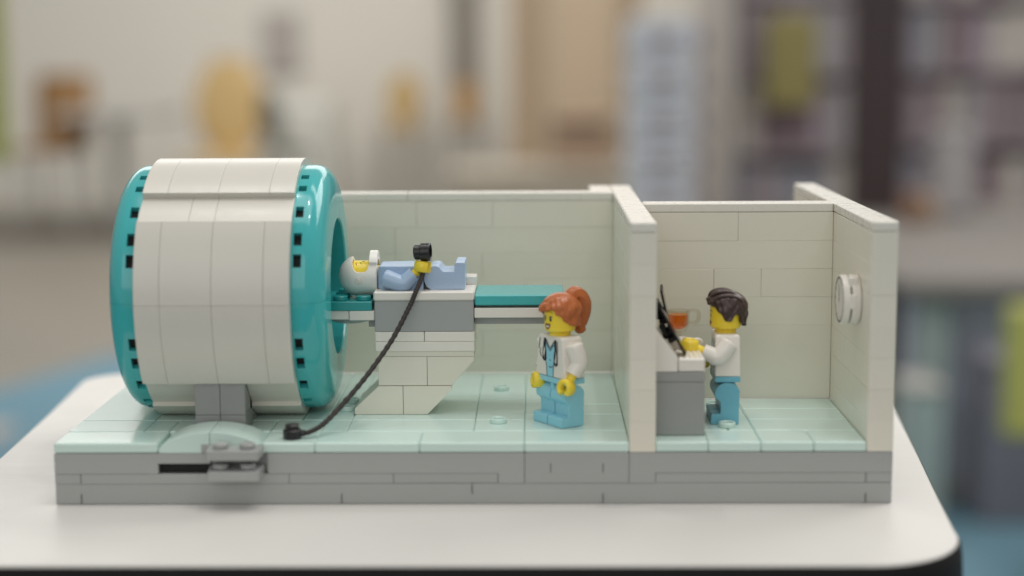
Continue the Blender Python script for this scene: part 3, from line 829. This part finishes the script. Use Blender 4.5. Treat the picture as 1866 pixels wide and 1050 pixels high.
b = B(); N_ = 28
po = [(0.838*math.sin(a), -1.05*math.cos(a)**0.75 if math.cos(a) > 0 else 0) for a in [rad(-60+120*k/N_) for k in range(N_+1)]]
pi_ = [(0.70*math.sin(a), -0.86*math.cos(a)**0.8 if math.cos(a) > 0 else 0) for a in [rad(60-120*k/N_) for k in range(N_+1)]]
prism(b, po+pi_, 3.62, 3.95, 'xy')
chin = obj('chin_guard', b, HELM, None, bevel=0.03, seg=3)
hel.parent = pt; chin.parent = hel
hel.data.polygons.foreach_set('use_smooth', [True]*len(hel.data.polygons)); hel.data.set_sharp_from_angle(angle=rad(40))
bv = hel.modifiers.new('bevel', 'BEVEL'); bv.width = 0.02*U; bv.segments = 2; bv.limit_method = 'ANGLE'; bv.angle_limit = rad(40)
b = B()
for s in (-1, 1): lathe(b, [(0.0, 0.05), (0.07, 0.04), (0.10, 0.01), (0.13, 0.03), (0.16, 0.0)], 24, Matrix.Translation(Vector((s*0.835, 0.10, 4.36))) @ Matrix.Rotation(s*PI/2, 4, 'Y'))
obj('pivot', b, WHITE2, hel)

# ------------------------------------------------------------------ call button on its cord
cord = tag(empty('call_button', (9.05, 0.75, 2.42)), 'black braided cord from a plug on the floor to the handset held by the patient', 'cord')
CO = Vector((-9.05, -0.75, -2.42))
b = B()
cyl(b, (0, 0, 0), 'z', 0.36, 0.36, 32, 0.04); cyl(b, (0, 0, 0.34), 'z', 0.27, 0.22, 32, 0.04); cyl(b, (0.28, 0, 0.2), 'x', 0.13, 0.22, 20, 0.03)
obj('plug', b, BLACK, cord)
KP = [Vector(p)+CO for p in [(9.45, 0.75, 2.62), (9.75, 0.85, 2.66), (10.35, 1.3, 3.0), (11.55, 2.7, 4.22), (12.62, 3.9, 5.62), (13.32, 4.6, 6.9), (13.60, 4.78, 7.55), (13.80, 5.05, 8.0), (13.86, 5.32, 8.3), (13.86, 5.4, 8.7)]]
pts = catmull(KP, 44)
b = B(); n = len(pts)
L = sum((pts[i+1]-pts[i]).length for i in range(n-1))
tube(b, pts, 0.088, 16, mod=lambda t, a: 1+0.24*math.sin(2*a+L*t*19)*math.sin(2*a-L*t*19))
obj('braided_cord', b, CORDM, cord, sharp=80)
b = B()
q = Vector((13.92, 5.42, 9.08))+CO
dx = Vector((1, -0.12, 0.04)).normalized()
ringtube(b, q+dx*0.06, dx, 0.38, 0.29, 0.40, 36); cyl(b, q-dx*0.12, dx, 0.33, 0.06, 32, 0.01); cyl(b, q-dx*0.42, dx, 0.31, 0.36, 32, 0.05); cyl(b, q+Vector((0.0, 0, -0.62)), 'z', 0.13, 0.4, 20, 0.02)
obj('handset', b, BLACK, cord)

# ------------------------------------------------------------------ control desk
dk = tag(empty('control_desk', (24, 3, 2.42)), 'grey toy desk with white sloped console and ribbed keyboard beside the man', 'toy desk')
DO = Matrix.Translation(Vector((-24, -3, -2.42)))
b = B(); box(b, 23.03, 24.95, 1.05, 6.0, 2.42, 4.50, 0.03, DO); box(b, 23.03, 24.95, 1.05, 6.0, 4.51, 4.90, 0.03, DO); obj('cabinet', b, GREYD, dk)
b = B()
prism(b, [(23.03, 4.92), (23.90, 4.92), (23.90, 5.48), (23.03, 6.62)], 1.05, 2.0); prism(b, [(23.03, 4.92), (23.90, 4.92), (23.90, 5.48), (23.03, 6.62)], 2.02, 3.0)
for v in b.verts: v.co = DO @ v.co
obj('console_slope', b, WHITE2, dk, bevel=0.025)
b = B(); box(b, 23.93, 24.95, 1.05, 3.0, 4.92, 5.43, 0.05, DO)
for k in range(5):
    x = 23.97+k*0.2; box(b, x, x+0.15, 1.1, 2.95, 5.38, 5.455, 0.03, DO)
obj('keyboard', b, WHITE2, dk)
b = B(); box(b, 23.03, 24.95, 3.05, 6.0, 4.92, 5.3, 0.03, DO); obj('desk_top', b, WHITE2, dk)

def monitor(label, loc, tilt, size, rz=rad(-4.8)):
    o = tag(empty('monitor', loc), label, 'toy monitor', 'black monitors over the control desk')
    o.rotation_euler = (0, tilt, rz)
    sx, sy = size
    b = B(); box(b, -0.045, 0.045, -sy/2, sy/2, -sx/2, sx/2, 0.015); obj('casing', b, MATT, o)
    b = B(); box(b, 0.046, 0.05, -sy/2+.1, sy/2-.1, -sx/2+.1, sx/2-.1, 0.0); obj('screen', b, SCREEN, o, flat=True)
    b = B(); tube(b, catmull([(-0.04, 0, -0.15), (-0.3, 0, -0.25), (-0.45, 0, -0.15)], 5), 0.13, 14); cyl(b, (-0.05, 0.3, -0.15), Vector((-1, 0, 0)), 0.18, 0.28, 20, 0.03)
    box(b, -0.35, -0.05, -0.3, 0.4, -0.55, -0.35, 0.04); box(b, -0.42, -0.2, -0.25, 0.35, -0.25, 0.25, 0.05)
    obj('bracket', b, MATT, o)
    return o
monitor('black tilted monitor seen edge on, nearest the man\'s hands', (23.70, 1.9, 6.55), rad(-28.5), (2.35, 1.0))
monitor('second black monitor leaning behind the nearer one, in front of the tea cup', (23.62, 3.5, 7.0), rad(-12.5), (1.75, 1.8))

# cups on the desk
def cup_handle(b, r0, h0, h1, out, rr=0.055, dirn=(1, 0, 0)):
    d = Vector(dirn)
    pts = catmull([d*(r0-0.02)+Vector((0, 0, h1)), d*(r0+out*0.7)+Vector((0, 0, h1)), d*(r0+out)+Vector((0, 0, h1-0.1)), d*(r0+out)+Vector((0, 0, h0+0.15)), d*(r0+out*0.6)+Vector((0, 0, h0)), d*(r0-0.06)+Vector((0, 0, h0+0.02))], 6)
    tube(b, pts, rr, 12, 1.5, side=(0, 1, 0))
gc = tag(empty('tea_cup', (24.28, 5.2, 5.31)), 'clear stemmed toy cup half filled with orange tea behind the monitors', 'toy cup')
b = B()
lathe(b, [(0, 0), (0.30, 0), (0.32, 0.05), (0.13, 0.12), (0.12, 0.42), (0.28, 0.52), (0.43, 0.72), (0.45, 1.0), (0.45, 1.38), (0.39, 1.38), (0.39, 1.0), (0.37, 0.76), (0.2, 0.6), (0, 0.58)], 48)
cup_handle(b, 0.43, 0.85, 1.36, 0.38)
obj('glass', b, CLEAR, gc, sharp=50)
b = B(); lathe(b, [(0, 0.59), (0.20, 0.61), (0.36, 0.76), (0.382, 1.0), (0.382, 1.2), (0, 1.2)], 40); obj('tea', b, TEA, gc, sharp=50)
wc = tag(empty('white_cup', (24.28, 3.65, 5.31)), 'low white toy cup standing between the keyboard and the tea', 'toy cup')
b = B(); lathe(b, [(0, 0.02), (0.34, 0.0), (0.40, 0.05), (0.52, 0.42), (0.53, 0.46), (0.49, 0.47), (0.36, 0.1), (0, 0.08)], 48)
cup_handle(b, 0.48, 0.14, 0.40, 0.30, 0.06); obj('cup_body', b, WHITE2, wc, sharp=50)

# ------------------------------------------------------------------ the clock on the end wall
ck = tag(empty('wall_clock', (30.3, 2.5, 7.5)), 'round white toy clock with black ring and hands on the end wall', 'clock')
b = B(); R_ = 0.97
Mc = Matrix(((0, 0, -1), (0, 1, 0), (1, 0, 0))).to_4x4()    # local z of the lathe points to -x
lathe(b, [(0, -0.28), (R_-0.03, -0.28), (R_, -0.25), (R_, -0.03), (R_-0.03, 0), (0, 0)], 64, Mc)
obj('clock_disc', b, WHITE2, ck, sharp=40)
b = B()
ringtube(b, (0.52, 0, 0), (1, 0, 0), 0.97, 0.25, 0.34, 64)
box(b, 0.2, 0.60, -0.70, -0.30, 0.55, 0.93, 0.03); box(b, 0.22, 0.5, -0.98, -0.55, -0.25, 0.30, 0.03); box(b, 0.25, 0.35, -0.4, 0.4, -0.4, 0.4, 0.02)
obj('clock_mount', b, WHITE2, ck, sharp=40)
cl = lambda u, v: Vector((-0.006, -u, v))
b = B()
strip(b, [(0.86*math.sin(2*PI*k/64), 0.86*math.cos(2*PI*k/64)) for k in range(65)], 0.075, cl)
for k in range(12):
    a = 2*PI*k/12; strip(b, [(0.66*math.sin(a), 0.66*math.cos(a)), (0.77*math.sin(a), 0.77*math.cos(a))], 0.035, cl)
strip(b, [(0.0, -0.12), (0.20*-1*0.6, 0.62)], 0.05, lambda u, v: Vector((-0.012, -u, v)))
strip(b, [(0.0, -0.08), (0.03, 0.50)], 0.035, lambda u, v: Vector((-0.010, -u, v)))
patch(b, ellipse(0, 0, 0.06, 0.06, 16), lambda u, v: Vector((-0.015, -u, v)))
obj('clock_print', b, INK, ck, flat=True)
b = B(); strip(b, [(0, 0.05), (0.02, -0.6)], 0.018, lambda u, v: Vector((-0.014, -u, v))); obj('second_hand', b, LIP, ck, flat=True)

# ------------------------------------------------------------------ the room behind, far out of focus (metres)
def mbox(b, x0, x1, y0, y1, z0, z1, c=0.01): box(b, x0, x1, y0, y1, z0, z1, c)
def room_obj(name, label, cat, base_xyz, parts, group=None):
    o = tag(empty(name, base_xyz, 0, 1), label, cat, group); off = -Vector(base_xyz)
    for pn, mat, boxes in parts:
        b = B()
        for q in boxes: box(b, *q, 0.008, Matrix.Translation(off))
        obj(pn, b, mat, o, unit=1)
    return o
def mat(name, col, r=0.6, mott=0.05, sc_=4): return plastic(name, col, r, 0.0, mott=mott, mscale=sc_, spec=0.3)
WALLM = mat('cream_wall_paint', (0.74, 0.71, 0.645), 0.7, 0.06, 0.8)
b = B(); box(b, -12, 1.3, 9.5, 9.7, FZ, 2.2, 0.0); box(b, 1.3, 12, 7.6, 9.7, FZ, 2.2, 0.0)
tag(obj('wall', b, [WALLM], unit=1, flat=True), kind='structure')
DOORM = mat('tan_wood', (0.50, 0.40, 0.285)); DOORD = mat('darker_tan_wood', (0.37, 0.28, 0.19)); BOXT = mat('cardboard', (0.36, 0.26, 0.185))
GREYC = mat('grey_column_paint', (0.50, 0.46, 0.42)); PALEB = mat('pale_blue_plastic', (0.54, 0.56, 0.60)); MAROON = mat('maroon_plastic', (0.22, 0.16, 0.18))
SHELF = mat('mauve_shelf', (0.31, 0.265, 0.285)); PALEG = mat('pale_grey_card', (0.33, 0.315, 0.32)); OLIVE = mat('olive_cloth', (0.26, 0.225, 0.085)); POSTM = mat('dark_brown_post', (0.045, 0.031, 0.032))
SLATE = mat('slate_cloth', (0.50, 0.52, 0.60)); SLATED = mat('dark_plum_cloth', (0.20, 0.195, 0.235)); MINTG = mat('grey_green_plastic', (0.34, 0.41, 0.395)); LIME = mat('lime_cloth', (0.42, 0.42, 0.12)); BEIGE = mat('beige_laminate', (0.19, 0.175, 0.16))
ORANGE = mat('amber_plastic', (0.52, 0.37, 0.17)); TANCH = mat('tan_plastic', (0.42, 0.25, 0.10)); BROWNCH = mat('brown_wood', (0.27, 0.15, 0.06)); METAL = mat('chair_leg_metal', (0.35, 0.34, 0.32)); DGREY = mat('dark_grey_cloth', (0.10, 0.10, 0.085)); WHITEF = mat('white_furniture', (0.68, 0.68, 0.63)); MIDG = mat('warm_grey_cloth', (0.26, 0.235, 0.205)); CREAMY = mat('cream_cloth', (0.7, 0.66, 0.52))

def room_chair(x, y, ztop, wd, seat_z, m, label, tilt=0.0, rz=0.0, group='chairs far behind the table', rnd=2.2):
    o = tag(empty('chair', (x, y, FZ), rz, 1), label, 'chair', group)
    b = B(); h = ztop-seat_z
    n = 14; L = []
    for i in range(n+1):
        t = i/n; z = seat_z-FZ+h*t; wv = wd/2*max(0.25, 1-abs(2*t-1)**rnd)**0.5 if rnd else wd/2*(1-0.1*abs(2*t-1)**3)
        L.append((z, wv, 0.18+0.05*t+tilt*t))
    rows = []
    for z, wv, yy in L:
        rows.append([b.verts.new((wv*math.cos(a) if False else wv*u, yy-0.05*(1-u*u)+(0.025 if k else 0), z)) for k in (0, 1) for u in ((-1, -.6, 0, .6, 1) if k == 0 else (1, .6, 0, -.6, -1))])
    for A, C in zip(rows, rows[1:]):
        for i in range(10): b.faces.new((A[i], A[(i+1) % 10], C[(i+1) % 10], C[i]))
    b.faces.new(rows[0]); b.faces.new(rows[-1])
    obj('backrest', b, m, o, unit=1)
    b = B(); box(b, -wd/2, wd/2, -0.22, 0.2, seat_z-FZ-0.03, seat_z-FZ, 0.012); obj('seat', b, m, o, unit=1)
    for sx in (-1, 1):
        for sy in (-1, 1):
            b = B(); tube(b, [(sx*wd*0.42, sy*0.17, seat_z-FZ-0.03), (sx*wd*0.5, sy*0.22, 0.0)], 0.011, 10); obj('leg', b, METAL, o, unit=1)
    return o
room_chair(-2.33, 8.0, 0.06, 0.30, -0.30, BROWNCH, 'dark brown blurred chair at the far left behind the table', rnd=0)
room_chair(-1.42, 7.8, 0.14, 0.36, -0.36, ORANGE, 'large amber blurred chair behind the scanner')
room_chair(-0.62, 9.0, 0.05, 0.20, -0.24, ORANGE, 'small amber blurred chair above the patient bed')
room_chair(-0.26, 9.1, 0.0, 0.17, -0.20, TANCH, 'small tan blurred chair beneath the grey hanging cloth')
room_chair(-0.98, 7.0, -0.02, 0.11, -0.26, DGREY, 'narrow dark grey blurred chair between the two amber chairs', 0.05, rad(25))
room_obj('cafe_table', 'grey blurred table beside the dark brown chair', 'table', (-2.0, 8.0, FZ), [('tabletop', METAL, [(-2.25, -1.72, 7.7, 8.3, -0.17, -0.13)]), ('table_leg', METAL, [(-2.02, -1.96, 7.97, 8.03, FZ, -0.17)])])
room_obj('white_cabinet', 'white blurred cabinet standing right of the large amber chair', 'cabinet', (-1.18, 8.8, FZ), [('cabinet_body', WHITEF, [(-1.28, -0.98, 8.6, 9.0, FZ, -0.1)]), ('door', WHITEF, [(-1.27, -1.14, 8.58, 8.598, FZ+.05, -0.12), (-1.12, -0.99, 8.58, 8.598, FZ+.05, -0.12)])])
room_obj('hanging_cloth', 'grey blurred cloth hanging on the cream wall above the small tan chair', 'cloth', (-0.28, 9.45, -0.02), [('cloth', MIDG, [(-0.36, -0.19, 9.42, 9.49, -0.02, 0.55)]), ('rail', METAL, [(-0.40, -0.15, 9.41, 9.45, 0.55, 0.57)])])
room_obj('notice_board', 'pale mauve blurred board on the cream wall above the dark grey chair', 'board', (-1.35, 9.45, 0.0), [('panel', mat('mauve_card', (0.45, 0.41, 0.38)), [(-1.47, -1.27, 9.46, 9.49, 0.05, 0.40)]), ('frame', METAL, [(-1.48, -1.26, 9.47, 9.495, 0.04, 0.41)])])
room_obj('dark_floor_patch', 'dark grey blurred patch on the floor below the brown chair', 'mat', (-2.2, 8.0, FZ), [('mat', mat('dark_taupe', (0.12, 0.105, 0.09)), [(-3.2, -1.75, 7.4, 8.4, FZ, FZ+0.012)])])  # thin dark slab lying on the floor below the brown chair
# banner at the left edge
room_obj('banner', 'yellow green blurred banner at the left edge', 'banner', (-1.15, 3.3, FZ), [('cloth', LIME, [(-1.42, -1.058, 3.28, 3.30, -0.10, 0.6)]), ('pole', METAL, [(-1.26, -1.24, 3.301, 3.32, FZ, 0.6)]), ('foot', METAL, [(-1.40, -1.10, 3.2, 3.4, FZ, FZ+0.02)])])
# tan door with a cardboard box
dr = room_obj('wooden_door', 'tan wooden blurred door between the cream wall and the pale blue crates', 'door', (0.4, 7.6, FZ), [('door_leaf', DOORM, [(0.20, 0.56, 7.55, 7.60, FZ, 1.3)]), ('door_frame', DOORD, [(0.03, 0.19, 7.52, 7.62, FZ, 1.3), (0.565, 0.66, 7.52, 7.62, FZ, 1.3)])])
room_obj('cardboard_box', 'tan blurred cardboard box in front of the tan door', 'box', (0.36, 7.2, -0.37), [('box_body', BOXT, [(0.22, 0.50, 7.1, 7.35, -0.37, -0.13)]), ('flap', BOXT, [(0.22, 0.50, 7.05, 7.099, -0.16, -0.13)])])
room_obj('side_table', 'beige blurred side table under the cardboard box', 'table', (0.36, 7.25, FZ), [('tabletop', mat('beige_top', (0.46, 0.42, 0.35)), [(-0.25, 0.62, 7.0, 7.5, -0.41, -0.37)]), ('table_front', mat('beige_side', (0.42, 0.38, 0.31)), [(-0.22, 0.6, 7.02, 7.45, FZ, -0.41)])])
# stack of pale blue crates
posn = ['at the bottom', 'second from the bottom', 'third from the bottom', 'fourth from the bottom', 'fifth from the bottom', 'sixth from the bottom', 'seventh from the bottom', 'eighth from the bottom', 'topmost']
for k in range(9):
    z0 = FZ+0.11*k+0.02*0; 
    o = tag(empty('storage_crate', (0.50, 4.15, z0), 0, 1), 'pale blue blurred crate '+posn[k]+' of its tall stack', 'crate', 'pale blue crates in one stack')
    b = B(); box(b, -0.10, 0.085, -0.12, 0.12, 0.0, 0.078, 0.01); box(b, -0.095, 0.08, -0.115, 0.115, 0.079, 0.108, 0.006); obj('crate_body', b, PALEB, o, unit=1)
    b = B(); box(b, -0.03, 0.025, -0.124, -0.12, 0.03, 0.066, 0.001); obj('handle_hole', b, MAROON, o, unit=1)
    b = B(); box(b, 0.087, 0.11, -0.11, 0.11, 0.02, 0.075, 0.004); obj('side_clip', b, MAROON, o, unit=1)
room_obj('grey_column', 'slim grey blurred column right of the pale blue crates', 'column', (0.68, 4.4, FZ), [('shaft', GREYC, [(0.62, 0.73, 4.35, 4.5, FZ+0.06, 1.2)]), ('column_base', GREYC, [(0.60, 0.75, 4.32, 4.53, FZ, FZ+0.058)])])
# bookcases
def bookcase(x0, x1, y, label, seed):
    o = tag(empty('bookcase', ((x0+x1)/2, y, FZ), 0, 1), label, 'bookcase'); off = Matrix.Translation(-Vector(((x0+x1)/2, y, FZ)))
    b = B(); box(b, x0, x1, y+0.28, y+0.3, FZ, 1.1, 0.0, off); box(b, x0-0.02, x0-0.001, y, y+0.3, FZ, 1.1, 0.002, off); box(b, x1+0.001, x1+0.02, y, y+0.3, FZ, 1.1, 0.002, off)
    obj('case', b, SHELF, o, unit=1)
    rng = random.Random(seed)
    pal = [SHELF, MAROON, PALEG, GREYC, SHELF, mat('mauve_spine', (0.33, 0.28, 0.315)), mat('blue_grey_spine', (0.28, 0.28, 0.32))]
    nsh = 7
    for k in range(nsh):
        z = FZ+0.05+k*0.255
        b = B(); box(b, x0+0.001, x1-0.001, y, y+0.279, z, z+0.02, 0.002, off); obj('shelf', b, SHELF, o, unit=1)
        x = x0+0.01; j = 0
        while x < x1-0.05 and j < 14:
            w_ = rng.uniform(0.03, 0.09); h_ = rng.uniform(0.19, 0.228)
            b = B(); box(b, x, min(x+w_, x1-0.005), y+0.03, y+0.25, z+0.021, z+0.021+h_, 0.003, off)
            obj('books', b, rng.choice(pal), o, unit=1); x += w_+0.004; j += 1
    return o
bookcase(0.80, 1.22, 4.9, 'mauve blurred bookcase left of the dark post', 3)
room_obj('olive_coat', 'olive yellow blurred cloth hanging on the front of the left bookcase', 'cloth', (0.90, 4.8, 0.0), [('cloth', OLIVE, [(0.89, 1.04, 4.8, 4.88, -0.03, 0.26)]), ('hook', METAL, [(0.95, 0.97, 4.83, 4.89, 0.262, 0.30)])])
room_obj('dark_post', 'thick dark brown blurred post rising beside the end wall', 'post', (1.07, 4.0, FZ), [('shaft', POSTM, [(1.0, 1.135, 3.95, 4.05, FZ+0.03, 1.2)]), ('foot_plate', POSTM, [(0.96, 1.175, 3.91, 4.09, FZ, FZ+0.029)])])
bookcase(1.30, 2.1, 5.4, 'wide mauve blurred bookcase at the right edge', 11)
room_obj('work_table', 'beige blurred table with slate front panel at the right', 'table', (1.6, 3.3, FZ), [('tabletop', BEIGE, [(0.85, 2.6, 2.65, 4.3, -0.33, -0.29)]), ('front_panel', SLATE, [(0.88, 2.6, 2.78, 2.80, FZ+0.02, -0.335)]), ('leg', MINTG, [(0.90, 0.96, 2.7, 2.76, FZ, -0.335)])])
room_obj('paper_roll', 'pale blue blurred paper standing on the right beige table', 'paper', (1.28, 3.9, -0.29), [('sheet', PALEG, [(1.20, 1.31, 3.88, 3.95, -0.285, -0.06)]), ('clip', METAL, [(1.24, 1.27, 3.87, 3.879, -0.08, -0.05)])])
room_obj('red_tub', 'small brownish red blurred tub on the table beside the dark post', 'tub', (1.13, 3.7, -0.29), [('tub_body', mat('brick_red_plastic', (0.24, 0.14, 0.09)), [(1.08, 1.12, 3.68, 3.74, -0.288, -0.21)]), ('lid', BOXT, [(1.125, 1.165, 3.68, 3.74, -0.288, -0.22)])])
room_obj('fabric_stool', 'dark plum blurred stool under the beige table', 'stool', (1.05, 2.62, FZ), [('seat', SLATED, [(0.98, 1.12, 2.55, 2.69, FZ+0.30, -0.42)]), ('stool_body', SLATED, [(0.985, 1.115, 2.555, 2.685, FZ, FZ+0.298)])])
room_obj('waste_bin', 'grey green blurred bin beside the corner of the white table', 'bin', (0.867, 2.57, FZ), [('bin_body', MINTG, [(0.835, 0.90, 2.5, 2.64, FZ, -0.48)]), ('rim', METAL, [(0.83, 0.905, 2.495, 2.645, -0.479, -0.47)])])
room_obj('lime_chair', 'yellow green blurred chair back at the right edge', 'chair', (1.2, 2.4, FZ), [('backrest', LIME, [(0.955, 1.3, 2.3, 2.34, -0.52, -0.29)]), ('seat', LIME, [(1.02, 1.3, 2.0, 2.29, -0.56, -0.525)]), ('leg', METAL, [(1.03, 1.05, 2.02, 2.04, FZ, -0.561)]), ('leg', METAL, [(1.03, 1.05, 2.3, 2.32, FZ, -0.561)])])
